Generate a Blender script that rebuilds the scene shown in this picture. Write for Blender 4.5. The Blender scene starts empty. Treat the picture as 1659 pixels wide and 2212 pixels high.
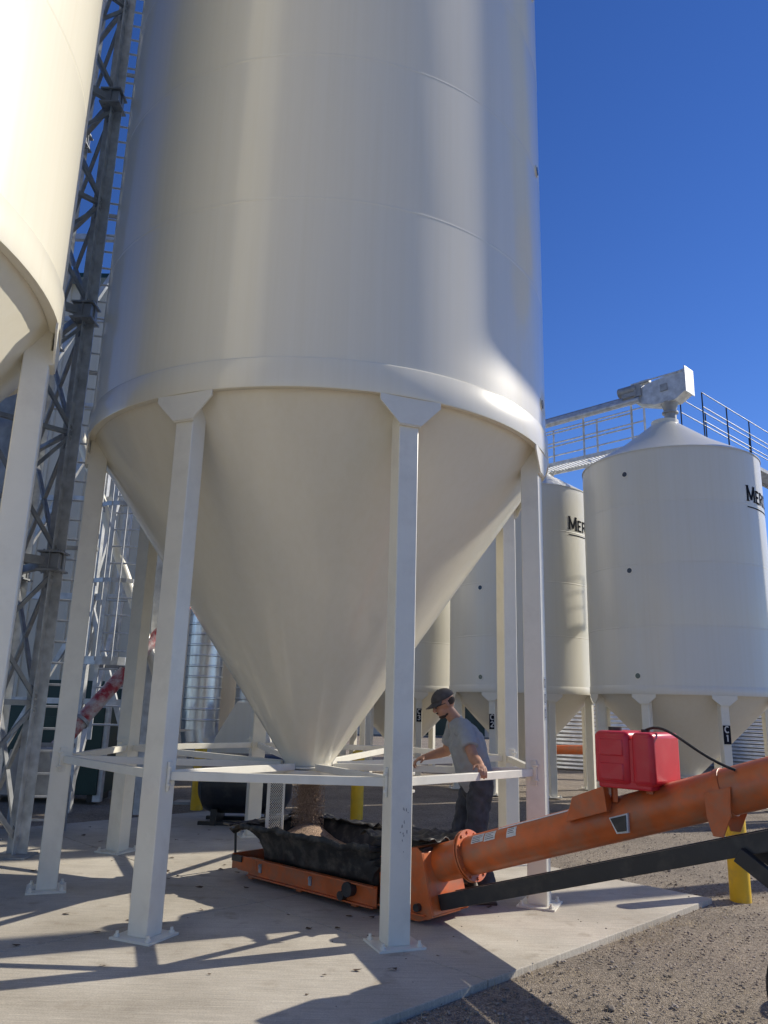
import bpy, bmesh, math, random, time
from mathutils import Vector, Matrix, noise
T0=time.time()
random.seed(7)
scene=bpy.context.scene
COL=scene.collection
rad=math.radians
SUN_AZ=67; SUN_EL=33
# ---------------------------------------------------------------- materials
def new_mat(name):
    m=bpy.data.materials.new(name); m.use_nodes=True
    nt=m.node_tree; b=nt.nodes['Principled BSDF']
    return m,nt,b
def mat(name,col,rough=.5,metal=0,var=.08,scale=3.0,bump=0,bscale=60,coat=0,stretch=None,dirt=None,dirt_amt=.3,dscale=4,rvar=0,dpos=(.5,.75)):
    m,nt,b=new_mat(name); N=nt.nodes; L=nt.links
    tc=N.new('ShaderNodeTexCoord'); mp=N.new('ShaderNodeMapping')
    L.new(tc.outputs['Object'],mp.inputs['Vector'])
    if stretch: mp.inputs['Scale'].default_value=stretch
    n=N.new('ShaderNodeTexNoise'); n.inputs['Scale'].default_value=scale; n.inputs['Detail'].default_value=6
    L.new(mp.outputs[0],n.inputs['Vector'])
    r=N.new('ShaderNodeValToRGB'); r.color_ramp.elements[0].position=.3; r.color_ramp.elements[1].position=.7
    r.color_ramp.elements[0].color=[c*(1-var) for c in col]+[1]
    r.color_ramp.elements[1].color=[min(1,c*(1+var)) for c in col]+[1]
    L.new(n.outputs['Fac'],r.inputs[0]); out=r.outputs[0]
    if dirt:
        n2=N.new('ShaderNodeTexNoise'); n2.inputs['Scale'].default_value=dscale; n2.inputs['Detail'].default_value=8; n2.inputs['Roughness'].default_value=.65
        L.new(tc.outputs['Object'],n2.inputs['Vector'])
        r2=N.new('ShaderNodeValToRGB'); r2.color_ramp.elements[0].position=dpos[0]; r2.color_ramp.elements[1].position=dpos[1]
        r2.color_ramp.elements[0].color=(0,0,0,1); r2.color_ramp.elements[1].color=(dirt_amt,)*3+(1,)
        L.new(n2.outputs['Fac'],r2.inputs[0])
        mx=N.new('ShaderNodeMix'); mx.data_type='RGBA'; L.new(r2.outputs[0],mx.inputs[0]); L.new(out,mx.inputs[6]); mx.inputs[7].default_value=list(dirt)+[1]
        out=mx.outputs[2]
    L.new(out,b.inputs['Base Color'])
    b.inputs['Roughness'].default_value=rough; b.inputs['Metallic'].default_value=metal
    if rvar:
        mr=N.new('ShaderNodeMapRange'); mr.inputs[3].default_value=rough-rvar; mr.inputs[4].default_value=rough+rvar
        L.new(n.outputs['Fac'],mr.inputs[0]); L.new(mr.outputs[0],b.inputs['Roughness'])
    if bump:
        n3=N.new('ShaderNodeTexNoise'); n3.inputs['Scale'].default_value=bscale; n3.inputs['Detail'].default_value=4
        L.new(tc.outputs['Object'],n3.inputs['Vector'])
        bp=N.new('ShaderNodeBump'); bp.inputs['Strength'].default_value=bump; bp.inputs['Distance'].default_value=.02
        L.new(n3.outputs['Fac'],bp.inputs['Height']); L.new(bp.outputs[0],b.inputs['Normal'])
    return m
def bin_paint(name,col,rough=.2,coat=.3,vb=.10):
    m,nt,b=new_mat(name); N=nt.nodes; L=nt.links
    tc=N.new('ShaderNodeTexCoord')
    mp=N.new('ShaderNodeMapping'); mp.inputs['Scale'].default_value=(9,9,.18); L.new(tc.outputs['Object'],mp.inputs[0])
    n=N.new('ShaderNodeTexNoise'); n.inputs['Scale'].default_value=2; n.inputs['Detail'].default_value=8; n.inputs['Roughness'].default_value=.6; L.new(mp.outputs[0],n.inputs['Vector'])
    r=N.new('ShaderNodeValToRGB')
    r.color_ramp.elements[0].position=.30; r.color_ramp.elements[1].position=.60
    r.color_ramp.elements[0].color=(col[0]*.975,col[1]*.968,col[2]*.945,1); r.color_ramp.elements[1].color=list(col)+[1]
    L.new(n.outputs['Fac'],r.inputs[0]); L.new(r.outputs[0],b.inputs['Base Color'])
    b.inputs['Roughness'].default_value=rough+.12
    b.inputs['Coat Weight'].default_value=coat; b.inputs['Coat Roughness'].default_value=rough*.6
    n3=N.new('ShaderNodeTexNoise'); n3.inputs['Scale'].default_value=1.0; n3.inputs['Detail'].default_value=0
    mp3=N.new('ShaderNodeMapping'); mp3.inputs['Scale'].default_value=(1.5,1.5,.35); L.new(tc.outputs['Object'],mp3.inputs[0]); L.new(mp3.outputs[0],n3.inputs[0])
    bp=N.new('ShaderNodeBump'); bp.inputs['Strength'].default_value=vb; bp.inputs['Distance'].default_value=.02; L.new(n3.outputs['Fac'],bp.inputs['Height'])
    L.new(bp.outputs[0],b.inputs['Normal'])
    return m
CREAM=bin_paint('cream_paint',(.825,.775,.635),.18,.6,.14)
GREYW=bin_paint('white_paint',(.76,.735,.645),.26,.3)
STEELP=mat('leg_paint',(.82,.785,.675),.32,var=.04,scale=4,dirt=(.45,.40,.33),dirt_amt=.2,dscale=6)
GALV=mat('galvanized_steel',(.56,.58,.60),.42,.35,var=.22,scale=9,bump=.1,bscale=30)
GALVD=mat('weathered_galvanized',(.33,.345,.36),.5,.3,var=.25,scale=7)
DUCT=mat('duct_metal',(.70,.72,.74),.28,.8,var=.12,scale=6)
ORANGE=mat('orange_paint',(.62,.135,.028),.40,var=.16,scale=7,dirt=(.30,.17,.10),dirt_amt=.8,dscale=6,rvar=.12,dpos=(.42,.72))
BLACKP=mat('black_paint',(.022,.022,.024),.38,var=.2,scale=6,dirt=(.10,.085,.07),dirt_amt=.5,dscale=7)
RED=mat('red_plastic',(.62,.018,.032),.34,var=.08,scale=6,dirt=(.5,.16,.13),dirt_amt=.3,dscale=5)
RUBBER=mat('rubber',(.02,.02,.02),.75,var=.2,scale=12,dirt=(.14,.12,.10),dirt_amt=.6,dscale=9)
CANVAS=mat('black_canvas',(.020,.020,.020),.5,var=.3,scale=8,dirt=(.17,.15,.12),dirt_amt=.6,dscale=9,bump=.3,bscale=12,dpos=(.48,.7))
GRAIN=mat('grain',(.46,.32,.22),.85,var=.4,scale=60,bump=1,bscale=120)
YELLOW=mat('yellow_paint',(.80,.50,.02),.45,var=.08,scale=5,dirt=(.3,.22,.1),dirt_amt=.5,dscale=8)
GREEN=mat('dark_green_paint',(.012,.045,.038),.45,var=.15,scale=4)
BLUEBK=mat('dark_blue_paint',(.012,.018,.028),.35,var=.2,scale=4,dirt=(.12,.11,.1),dirt_amt=.4,dscale=6)
WHITE=mat('white_sticker',(.62,.62,.60),.5,var=.15,scale=40)
INK=mat('black_ink',(.02,.022,.03),.95,var=.1); INK.node_tree.nodes['Principled BSDF'].inputs['Specular IOR Level'].default_value=.05
SCUFF=mat('grey_scuff',(.36,.33,.29),.7,var=.4,scale=40)
GLASS=mat('dark_lens',(.03,.035,.045),.1,var=.1)
REDW=mat('worn_red_paint',(.36,.03,.04),.5,var=.25,scale=5,dirt=(.56,.53,.50),dirt_amt=.95,dscale=3.2,dpos=(.40,.54))
SKIN=mat('skin',(.42,.215,.135),.55,var=.1,scale=20)
SHIRT=mat('grey_cotton',(.31,.33,.35),.9,var=.08,scale=10,bump=.4,bscale=14)
JEANS=mat('denim',(.05,.057,.075),.85,var=.4,scale=14,bump=.35,bscale=18)
CAPM=mat('cap_cloth',(.075,.068,.065),.85,var=.25,scale=20)
HAIR=mat('brown_hair',(.045,.027,.017),.75,var=.35,scale=60,bump=.5,bscale=150)
BOOT=mat('boot_leather',(.06,.04,.025),.6,var=.2,scale=15)
STONE=mat('stone',(.30,.255,.21),.85,var=.6,scale=3.1)
LEAF=mat('dead_leaf',(.10,.065,.04),.8,var=.4,scale=30)
STRAW=mat('dry_grass',(.48,.38,.22),.8,var=.25,scale=5)
BEIGE=mat('beige_siding',(.66,.62,.52),.5,var=.06,scale=2)
def concrete():
    m,nt,b=new_mat('concrete'); N=nt.nodes; L=nt.links
    tc=N.new('ShaderNodeTexCoord')
    n1=N.new('ShaderNodeTexNoise'); n1.inputs['Scale'].default_value=.9; n1.inputs['Detail'].default_value=9; n1.inputs['Roughness'].default_value=.62; L.new(tc.outputs['Object'],n1.inputs[0])
    r=N.new('ShaderNodeValToRGB'); e=r.color_ramp.elements; e[0].position=.32; e[0].color=(.38,.34,.275,1); e[1].position=.68; e[1].color=(.60,.55,.46,1)
    L.new(n1.outputs['Fac'],r.inputs[0])
    n2=N.new('ShaderNodeTexNoise'); n2.inputs['Scale'].default_value=110; n2.inputs['Detail'].default_value=3; L.new(tc.outputs['Object'],n2.inputs[0])
    mx=N.new('ShaderNodeMix'); mx.data_type='RGBA'; mx.blend_type='OVERLAY'; mx.inputs[0].default_value=.35; L.new(r.outputs[0],mx.inputs[6]); L.new(n2.outputs['Fac'],mx.inputs[7])
    mp=N.new('ShaderNodeMapping'); mp.inputs['Rotation'].default_value=(0,0,rad(46)); mp.inputs['Scale'].default_value=(3,90,1); L.new(tc.outputs['Object'],mp.inputs[0])
    n3=N.new('ShaderNodeTexNoise'); n3.inputs['Scale'].default_value=1; n3.inputs['Detail'].default_value=3; L.new(mp.outputs[0],n3.inputs[0])
    mx2=N.new('ShaderNodeMix'); mx2.data_type='RGBA'; mx2.blend_type='OVERLAY'; mx2.inputs[0].default_value=.35; L.new(mx.outputs[2],mx2.inputs[6]); L.new(n3.outputs['Fac'],mx2.inputs[7])
    n4=N.new('ShaderNodeTexNoise'); n4.inputs['Scale'].default_value=5; n4.inputs['Detail'].default_value=6; L.new(tc.outputs['Object'],n4.inputs[0])
    r4=N.new('ShaderNodeValToRGB'); r4.color_ramp.elements[0].position=.60; r4.color_ramp.elements[0].color=(0,0,0,1); r4.color_ramp.elements[1].position=.74; r4.color_ramp.elements[1].color=(.5,.5,.5,1); L.new(n4.outputs['Fac'],r4.inputs[0])
    mx3=N.new('ShaderNodeMix'); mx3.data_type='RGBA'; L.new(r4.outputs[0],mx3.inputs[0]); L.new(mx2.outputs[2],mx3.inputs[6]); mx3.inputs[7].default_value=(.26,.205,.145,1)
    L.new(mx3.outputs[2],b.inputs['Base Color']); b.inputs['Roughness'].default_value=.85
    bp=N.new('ShaderNodeBump'); bp.inputs['Strength'].default_value=.35; bp.inputs['Distance'].default_value=.01; L.new(n3.outputs['Fac'],bp.inputs['Height']); L.new(bp.outputs[0],b.inputs['Normal'])
    return m
def gravel():
    m,nt,b=new_mat('gravel'); N=nt.nodes; L=nt.links
    tc=N.new('ShaderNodeTexCoord')
    v=N.new('ShaderNodeTexVoronoi'); v.inputs['Scale'].default_value=70; L.new(tc.outputs['Object'],v.inputs['Vector'])
    v2=N.new('ShaderNodeTexVoronoi'); v2.inputs['Scale'].default_value=160; L.new(tc.outputs['Object'],v2.inputs['Vector'])
    sp=N.new('ShaderNodeSeparateColor'); L.new(v.outputs['Color'],sp.inputs[0])
    sp2=N.new('ShaderNodeSeparateColor'); L.new(v2.outputs['Color'],sp2.inputs[0])
    r=N.new('ShaderNodeValToRGB'); e=r.color_ramp.elements; e[0].color=(.10,.08,.06,1); e[1].color=(.54,.465,.375,1); L.new(sp.outputs[0],r.inputs[0])
    r2=N.new('ShaderNodeValToRGB'); e=r2.color_ramp.elements; e[0].color=(.15,.122,.095,1); e[1].color=(.45,.385,.31,1); L.new(sp2.outputs[0],r2.inputs[0])
    n=N.new('ShaderNodeTexNoise'); n.inputs['Scale'].default_value=1.1; n.inputs['Detail'].default_value=10; n.inputs['Roughness'].default_value=.65; L.new(tc.outputs['Object'],n.inputs[0])
    mx=N.new('ShaderNodeMix'); mx.data_type='RGBA'; L.new(n.outputs['Fac'],mx.inputs[0]); L.new(r.outputs[0],mx.inputs[6]); L.new(r2.outputs[0],mx.inputs[7])
    rn=N.new('ShaderNodeValToRGB'); rn.color_ramp.elements[0].position=.3; rn.color_ramp.elements[0].color=(.32,.31,.30,1); rn.color_ramp.elements[1].position=.7; rn.color_ramp.elements[1].color=(.68,.66,.63,1); L.new(n.outputs['Fac'],rn.inputs[0])
    mx2=N.new('ShaderNodeMix'); mx2.data_type='RGBA'; mx2.blend_type='OVERLAY'; mx2.inputs[0].default_value=.7; L.new(mx.outputs[2],mx2.inputs[6]); L.new(rn.outputs[0],mx2.inputs[7])
    L.new(mx2.outputs[2],b.inputs['Base Color']); b.inputs['Roughness'].default_value=.9
    ad=N.new('ShaderNodeMath'); ad.operation='ADD'; L.new(v.outputs['Distance'],ad.inputs[0]); L.new(v2.outputs['Distance'],ad.inputs[1])
    bp=N.new('ShaderNodeBump'); bp.invert=True; bp.inputs['Strength'].default_value=.9; bp.inputs['Distance'].default_value=.011; L.new(ad.outputs[0],bp.inputs['Height']); L.new(bp.outputs[0],b.inputs['Normal'])
    return m
CONC=concrete(); GRAV=gravel()
# ---------------------------------------------------------------- mesh builder
W={}
class MB:
    def __init__(s): s.v=[]; s.f=[]
    def box(s,c,size,R=None):
        c=Vector(c); hx,hy,hz=[q/2 for q in size]; i=len(s.v)
        for p in [(-hx,-hy,-hz),(hx,-hy,-hz),(hx,hy,-hz),(-hx,hy,-hz),(-hx,-hy,hz),(hx,-hy,hz),(hx,hy,hz),(-hx,hy,hz)]:
            p=Vector(p); s.v.append(c+(R@p if R else p))
        s.f+=[[i+k for k in q] for q in [(3,2,1,0),(4,5,6,7),(0,1,5,4),(1,2,6,5),(2,3,7,6),(3,0,4,7)]]
        return s
    def bar(s,p1,p2,w,h,up=(0,0,1)):
        p1=Vector(p1);p2=Vector(p2);d=p2-p1;y=d.normalized();u=Vector(up)
        if abs(y.dot(u))>.95: u=Vector((1,0,0)) if abs(y.x)<.9 else Vector((0,1,0))
        x=y.cross(u).normalized(); z=x.cross(y)
        R=Matrix((x,y,z)).transposed()
        return s.box((p1+p2)/2,(w,d.length,h),R)
    def tube(s,p1,p2,r1,r2=None,n=20,cap=True):
        if r2 is None:r2=r1
        p1=Vector(p1);p2=Vector(p2);d=(p2-p1).normalized()
        a=Vector((0,0,1)) if abs(d.z)<.9 else Vector((1,0,0))
        x=d.cross(a).normalized(); y=d.cross(x); i=len(s.v)
        for k in range(n):
            t=2*math.pi*k/n; o=x*math.cos(t)+y*math.sin(t)
            s.v.append(p1+o*r1); s.v.append(p2+o*r2)
        for k in range(n):
            a0=i+2*k;b0=i+2*((k+1)%n); s.f.append([a0,b0,b0+1,a0+1])
        if cap:
            s.f.append([i+2*k for k in range(n)][::-1]); s.f.append([i+2*k+1 for k in range(n)])
        return s
    def path(s,pts,r,n=10):
        for a,b in zip(pts,pts[1:]): s.tube(a,b,r,r,n)
        for p in pts[1:-1]: s.ball(p,(r,r,r),n=8)
        return s
    def lathe(s,prof,c=(0,0,0),n=96,R=None):
        c=Vector(c);i=len(s.v);m=len(prof)
        for k in range(n):
            t=2*math.pi*k/n
            for r,z in prof:
                p=Vector((r*math.cos(t),r*math.sin(t),z)); s.v.append(c+(R@p if R else p))
        for k in range(n):
            for j in range(m-1):
                a=i+k*m+j;b=i+((k+1)%n)*m+j; s.f.append([a,b,b+1,a+1])
        return s
    def ball(s,c,r,n=16,R=None):
        c=Vector(c);i=len(s.v);h=n//2
        for j in range(h+1):
            ph=math.pi*j/h
            for k in range(n):
                t=2*math.pi*k/n
                p=Vector((r[0]*math.sin(ph)*math.cos(t),r[1]*math.sin(ph)*math.sin(t),r[2]*math.cos(ph)))
                s.v.append(c+(R@p if R else p))
        for j in range(h):
            for k in range(n):
                a=i+j*n+k;b=i+j*n+(k+1)%n; s.f.append([a,a+n,b+n,b])
        return s
    def prism(s,pts,th):
        pts=[Vector(p) for p in pts];th=Vector(th);i=len(s.v);n=len(pts)
        s.v+= [p-th/2 for p in pts]+[p+th/2 for p in pts]
        s.f.append([i+k for k in range(n)][::-1]); s.f.append([i+n+k for k in range(n)])
        for k in range(n): s.f.append([i+k,i+(k+1)%n,i+n+(k+1)%n,i+n+k])
        return s
    def obj(s,name,m,parent=None,smooth=True,bevel=0,label=None,ang=35,fixn=True):
        lo=Vector([min(v[k] for v in s.v) for k in range(3)]);hi=Vector([max(v[k] for v in s.v) for k in range(3)])
        c=(lo+hi)/2
        if parent is None: c.z=lo.z
        me=bpy.data.meshes.new(name); me.from_pydata([tuple(v-c) for v in s.v],[],s.f)
        if fixn:
            bm=bmesh.new(); bm.from_mesh(me); bmesh.ops.remove_doubles(bm,verts=bm.verts,dist=1e-5)
            bmesh.ops.recalc_face_normals(bm,faces=bm.faces)
            bm.to_mesh(me); bm.free()
        me.materials.append(m)
        if smooth:
            for p in me.polygons: p.use_smooth=True
            me.set_sharp_from_angle(angle=rad(ang))
        o=bpy.data.objects.new(name,me); COL.objects.link(o)
        W[o]=c
        if parent is not None:
            o.parent=parent; o.location=c-W[parent]
        else: o.location=c
        if bevel:
            b=o.modifiers.new('bevel','BEVEL'); b.width=bevel; b.segments=2; b.limit_method='ANGLE'; b.angle_limit=rad(40)
        if label: o['label']=label
        return o
def root(name,loc=(0,0,0),label=None,cat=None,group=None):
    e=bpy.data.objects.new(name,None); e.empty_display_size=.3; COL.objects.link(e)
    e.location=loc; W[e]=Vector(loc)
    tag(e,label,cat,group); return e
def tag(o,label=None,cat=None,group=None,kind=None):
    if label:o['label']=label
    if cat:o['category']=cat
    if group:o['group']=group
    if kind:o['kind']=kind
    return o
def copy_tree(o,parent=None):
    c=o.copy(); COL.objects.link(c)
    if parent is not None: c.parent=parent
    for ch in list(o.children): copy_tree(ch,c)
    return c
def azv(az,r=1,z=0):
    a=rad(az); return Vector((math.sin(a)*r,math.cos(a)*r,z))
def arc(cx,cy,rx,ry,a0,a1,n=8): return [(cx+rx*math.cos(rad(a0+(a1-a0)*k/n)),cy+ry*math.sin(rad(a0+(a1-a0)*k/n))) for k in range(n+1)]
GL={'M':(.95,[[(.12,0),(.12,1)],[(.12,1),(.475,.12)],[(.475,.12),(.83,1)],[(.83,0),(.83,1)]],[(.12,0),(.83,0),(.12,1),(.83,1)]),
'E':(.68,[[(.12,0),(.12,1)],[(.12,.95),(.6,.95)],[(.12,.5),(.5,.5)],[(.12,.05),(.62,.05)]],[(.1,0),(.1,1)]),
'R':(.78,[[(.12,0),(.12,1)],[(.12,.95),(.4,.95)]+arc(.4,.72,.22,.23,90,-90)+[(.12,.49)],[(.38,.49),(.68,0)]],[(.12,0),(.7,0),(.1,1)]),
'I':(.30,[[(.13,0),(.13,1)]],[(.13,0),(.13,1)]),
'D':(.82,[[(.12,0),(.12,1)],[(.12,.95),(.35,.95)]+arc(.35,.5,.37,.45,90,-90)+[(.12,.05)]],[(.1,0),(.1,1)]),
'A':(.85,[[(.08,0),(.42,1)],[(.42,1),(.76,0)],[(.22,.33),(.62,.33)]],[(.08,0),(.76,0)]),
'N':(.88,[[(.12,0),(.12,1)],[(.12,1),(.74,0)],[(.74,0),(.74,1)]],[(.12,0),(.12,1),(.74,1)]),
'C':(.8,[arc(.42,.5,.33,.45,50,310,14)],[]),
'1':(.4,[[(.22,0),(.22,1)],[(.22,.97),(.06,.78)]],[(.22,0)]),
'2':(.7,[arc(.34,.7,.26,.25,160,-20,8)+[(.08,.05)],[(.08,.05),(.62,.05)]],[]),
'3':(.7,[arc(.32,.73,.24,.22,150,-90,8),arc(.32,.27,.28,.24,90,-150,8)],[])}
def glyph(ch,h,w=.15,serif=True):
    adv,st,sf=GL[ch]; q=[]
    for s_ in st:
        for a,b in zip(s_,s_[1:]):
            a=Vector((a[0],a[1]));b=Vector((b[0],b[1]));d=(b-a).normalized();n=Vector((-d.y,d.x))*w/2
            e=d*(.0 if len(s_)==2 else .02); q.append([a-e-n,b+e-n,b+e+n,a-e+n])
    if serif:
        for (x,y) in sf: q.append([Vector((x-.14,y+(0 if y<.5 else -.06))),Vector((x+.14,y+(0 if y<.5 else -.06))),Vector((x+.14,y+(.06 if y<.5 else 0))),Vector((x-.14,y+(.06 if y<.5 else 0)))])
    return adv*h,[[p*h for p in r] for r in q]
# ---------------------------------------------------------------- person
Z=Vector((0,0,1))
def remesh(b,vox,name,m,parent,smooth_it=6,disp=0):
    o=b.obj('tmp',m,None,fixn=False,smooth=False)
    r=o.modifiers.new('r','REMESH'); r.mode='VOXEL'; r.voxel_size=vox
    s=o.modifiers.new('s','SMOOTH'); s.factor=.5; s.iterations=smooth_it
    dg=bpy.context.evaluated_depsgraph_get()
    nm=bpy.data.meshes.new_from_object(o.evaluated_get(dg))
    loc=o.location.copy(); bpy.data.objects.remove(o)
    nm.name=name
    for p in nm.polygons:p.use_smooth=True
    if disp:
        for v in nm.vertices:
            w=v.co+loc; v.co+=v.normal*disp*(noise.noise(Vector((w.x*9,w.y*9,w.z*7)))+.6*noise.noise(w*22))
    no=bpy.data.objects.new(name,nm); COL.objects.link(no); no.parent=parent; no.location=loc-W[parent]; W[no]=loc
    return no
def cap(b,p1,p2,r1,r2,n=18):
    b.tube(p1,p2,r1,r2,n); b.ball(p1,(r1,)*3,n); b.ball(p2,(r2,)*3,n)
V=Vector
PR=root('person',(.80,7.08,0),'person in grey t-shirt, jeans and dark cap leaning on a rail','person')
pel=V((.87,7.09,.95)); chest=V((.785,7.07,1.27)); neck=V((.68,7.06,1.47)); hc=V((.578,7.04,1.60))
shN=V((.735,6.875,1.40)); shF=V((.69,7.25,1.41)); elN=V((.80,6.68,1.17)); wrN=V((.835,6.512,1.128)); elF=V((.64,7.42,1.18)); wrF=V((.45,7.40,1.125))
hipN=V((.89,6.98,.92)); hipF=V((.86,7.20,.92)); knN=V((.85,6.95,.49)); knF=V((.74,7.21,.49)); anN=V((.95,6.97,.10)); anF=V((.82,7.22,.10))
body=MB()
cap(body,pel,chest,.12,.13); cap(body,chest,neck,.12,.06); cap(body,neck,hc+V((.02,0,-.03)),.060,.054)
for sh,el,wr in((shN,elN,wrN),(shF,elF,wrF)):
    cap(body,neck-V((0,0,.05)),sh,.06,.055); cap(body,sh,el,.056,.045); cap(body,el,el.lerp(wr,.35),.046,.046); cap(body,el.lerp(wr,.35),wr,.046,.030)
for h,k,a in((hipN,knN,anN),(hipF,knF,anF)):
    cap(body,h,k,.08,.055); cap(body,k,a,.055,.04)
fw=V((-.86,-.22,-.46)).normalized(); sd=fw.cross(Z).normalized(); up=sd.cross(fw).normalized()
RH=Matrix((fw,sd,up)).transposed()
def H_(x,y,z): return hc+RH@V((x,y,z))
body.ball(hc+RH@V((-.01,0,.025)),(.098,.077,.098),20,RH); body.ball(H_(.03,0,-.045),(.062,.055,.068),18,RH)
body.ball(H_(.062,0,-.085),(.026,.03,.022),12,RH)
body.tube(H_(.085,0,.02),H_(.112,0,-.02),.009,.015,n=12); body.ball(H_(.106,0,-.022),(.014,.016,.012),10,RH)
body.ball(H_(.083,0,.035),(.016,.05,.012),10,RH); body.ball(H_(.088,0,-.058),(.012,.024,.009),10,RH)
for s_ in(1,-1): body.ball(H_(-.005,.077*s_,-.005),(.018,.01,.03),10,RH)
def hand(b,wr,d,side,curl,thumb):
    palm=wr+d*.05
    b.ball(palm,(.048,.042,.019),14,Matrix((d,side,d.cross(side))).transposed())
    cap(b,wr,wr+d*.03,.029,.026)
    ln=[.036,.042,.040,.030]
    for i in range(4):
        k0=wr+d*.078+side*(.030-.020*i)
        k1=k0+(d*.8+curl*.35).normalized()*ln[i]; k2=k1+(d*.25+curl).normalized()*ln[i]*.75; k3=k2+(curl-d*.45).normalized()*ln[i]*.6
        cap(b,wr+d*.05+side*(.022-.015*i),k0,.0105,.0105,10)
        cap(b,k0,k1,.0098,.009,10); cap(b,k1,k2,.009,.0082,10); cap(b,k2,k3,.0082,.007,10)
    t0=wr+d*.025+side*.03*thumb; t1=t0+(d*.5+side*thumb*.9+curl*.3).normalized()*.038; t2=t1+(d*.8+curl*.7+side*.2*thumb).normalized()*.03
    cap(b,t0,t1,.013,.011,10); cap(b,t1,t2,.011,.009,10)
dN=V((.02,-.95,-.20)).normalized(); sN=V((.73,.69,0)); sN=(sN-dN*sN.dot(dN)).normalized()
hand(body,wrN,dN,sN,V((0,-.1,-1)),-1)
dF=V((-.82,-.05,-.25)).normalized(); sF=V((-.2,1,0)); sF=(sF-dF*sF.dot(dF)).normalized()
hand(body,wrF,dF,sF,V((0,0,-1)),-1)
remesh(body,.0055,'body',SKIN,PR,3)
shirt=MB()
cap(shirt,pel+V((0,0,.02)),chest,.155,.16,24)
for s_ in(1,-1):
    o=V((0,.06*s_,0)); cap(shirt,pel+o+V((0,0,.0)),chest+o*1.35,.135,.145,24); cap(shirt,chest+o*1.35,neck+o*1.2+V((.03,0,-.07)),.142,.082,20)
cap(shirt,chest+V((0,0,.05)),neck+V((.025,0,-.03)),.13,.072,20)
for sh,el in((shN,elN),(shF,elF)):
    cap(shirt,neck+V((.02,0,-.06)),sh,.075,.080); m_=sh.lerp(el,.66); cap(shirt,sh,sh.lerp(el,.3),.080,.074); shirt.tube(sh.lerp(el,.3),m_,.074,.077,20)
remesh(shirt,.009,'shirt',SHIRT,PR,3,.016)
jn=MB()
cap(jn,hipN+V((0,0,.02)),hipF+V((0,0,.02)),.120,.120); cap(jn,pel+V((0,0,-.03)),pel+V((.0,0,-.0)),.145,.14)
for h,k,a in((hipN,knN,anN),(hipF,knF,anF)):
    cap(jn,h,k,.112,.084); jn.tube(k,a+V((0,0,.02)),.084,.070,18); jn.ball(k,(.086,)*3)
remesh(jn,.009,'jeans',JEANS,PR,3,.018)
for a in(anN,anF):
    b=MB(); cap(b,a+V((.02,0,-.045)),a+V((-.15,-.02,-.055)),.05,.042); cap(b,a+V((.02,0,-.03)),a+V((.01,0,.08)),.05,.05)
    b.box(a+V((-.06,-.01,-.09)),(.27,.095,.02)); remesh(b,.008,'boot',BOOT,PR,2)
cp=MB(); n_=24
for j in range(8):
    ph=j/7*math.pi/2
    for k in range(n_):
        th=2*math.pi*k/n_; cp.v.append(H_(-.012+.108*math.cos(th)*math.cos(ph),.088*math.sin(th)*math.cos(ph),.045+.085*math.sin(ph)))
for j in range(7):
    for k in range(n_): a_=j*n_+k;b_=j*n_+(k+1)%n_; cp.f.append([a_,b_,b_+n_,a_+n_])
co=cp.obj('cap',CAPM,PR,ang=80); co.modifiers.new('s','SOLIDIFY').thickness=-.004
bm_=MB(); nn=14
for j in range(5):
    q=j/4
    for k in range(nn+1):
        th=math.pi*(-.5+k/nn)*.8; bm_.v.append(H_(-.005+.10*math.cos(th)+q*.075*math.cos(th),(.086-.008*q)*math.sin(th)*1.05,.048-.012*q-.02*q*abs(math.sin(th))))
for j in range(4):
    for k in range(nn): a_=j*(nn+1)+k; bm_.f.append([a_,a_+1,a_+nn+2,a_+nn+1])
br=bm_.obj('brim',CAPM,co,ang=80); br.modifiers.new('s','SOLIDIFY').thickness=.004
MB().tube(H_(0,0,.128),H_(0,0,.136),.009,n=10).obj('button',CAPM,co)
hr=MB(); hr.ball(H_(-.035,0,.010),(.076,.079,.055),18,RH); hr.obj('hair',HAIR,PR,ang=80)
bd=MB(); bd.ball(H_(.053,0,-.088),(.038,.045,.022),16,RH); bd.ball(H_(.02,0,-.082),(.045,.054,.020),16,RH); bd.ball(H_(.092,0,-.045),(.010,.024,.006),10,RH); bd.obj('beard',HAIR,PR,ang=80)
gl=MB()
for s_ in(1,-1): gl.ball(H_(.093,.032*s_,.012),(.008,.025,.016),14,RH); gl.tube(H_(.088,.055*s_,.016),H_(0,.078*s_,.012),.003,n=8)
gl.obj('sunglasses',BLACKP,PR)
# ---------------------------------------------------------------- ground
gm=MB()
xs=[-300,-150,-80,-40,-20]+[-12+i*.5 for i in range(57)]+[25,45,80,150,300]
ys=[-300,-100,-40,-10]+[0+i*.5 for i in range(61)]+[40,60,100,200,600]
for y in ys:
    for x in xs:
        z=-.045
        if 0<y<30 and -12<x<16: z+=.018*noise.noise(Vector((x*.7,y*.7,0)))
        gm.v.append(Vector((x,y,z)))
nx=len(xs)
for j in range(len(ys)-1):
    for i in range(nx-1): gm.f.append([j*nx+i,j*nx+i+1,(j+1)*nx+i+1,(j+1)*nx+i])
g=gm.obj('ground',GRAV); tag(g,'brown gravel yard reaching the horizon','ground',kind='structure')
K=Vector((2.99,7.38,0)); e1=Vector((-.715,-.699,0)); e2=Vector((-.699,.715,0))
pad=MB()
for a in range(6):
    for b_ in range(3):
        p0=K+e1*(a*3.2+.004)+e2*(b_*2.35+.004); p1=p0+e1*3.192; p3=p0+e2*2.342; p2=p1+e2*2.342
        pad.prism([p+Vector((0,0,-.06)) for p in (p0,p1,p2,p3)],(0,0,.12))
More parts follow.
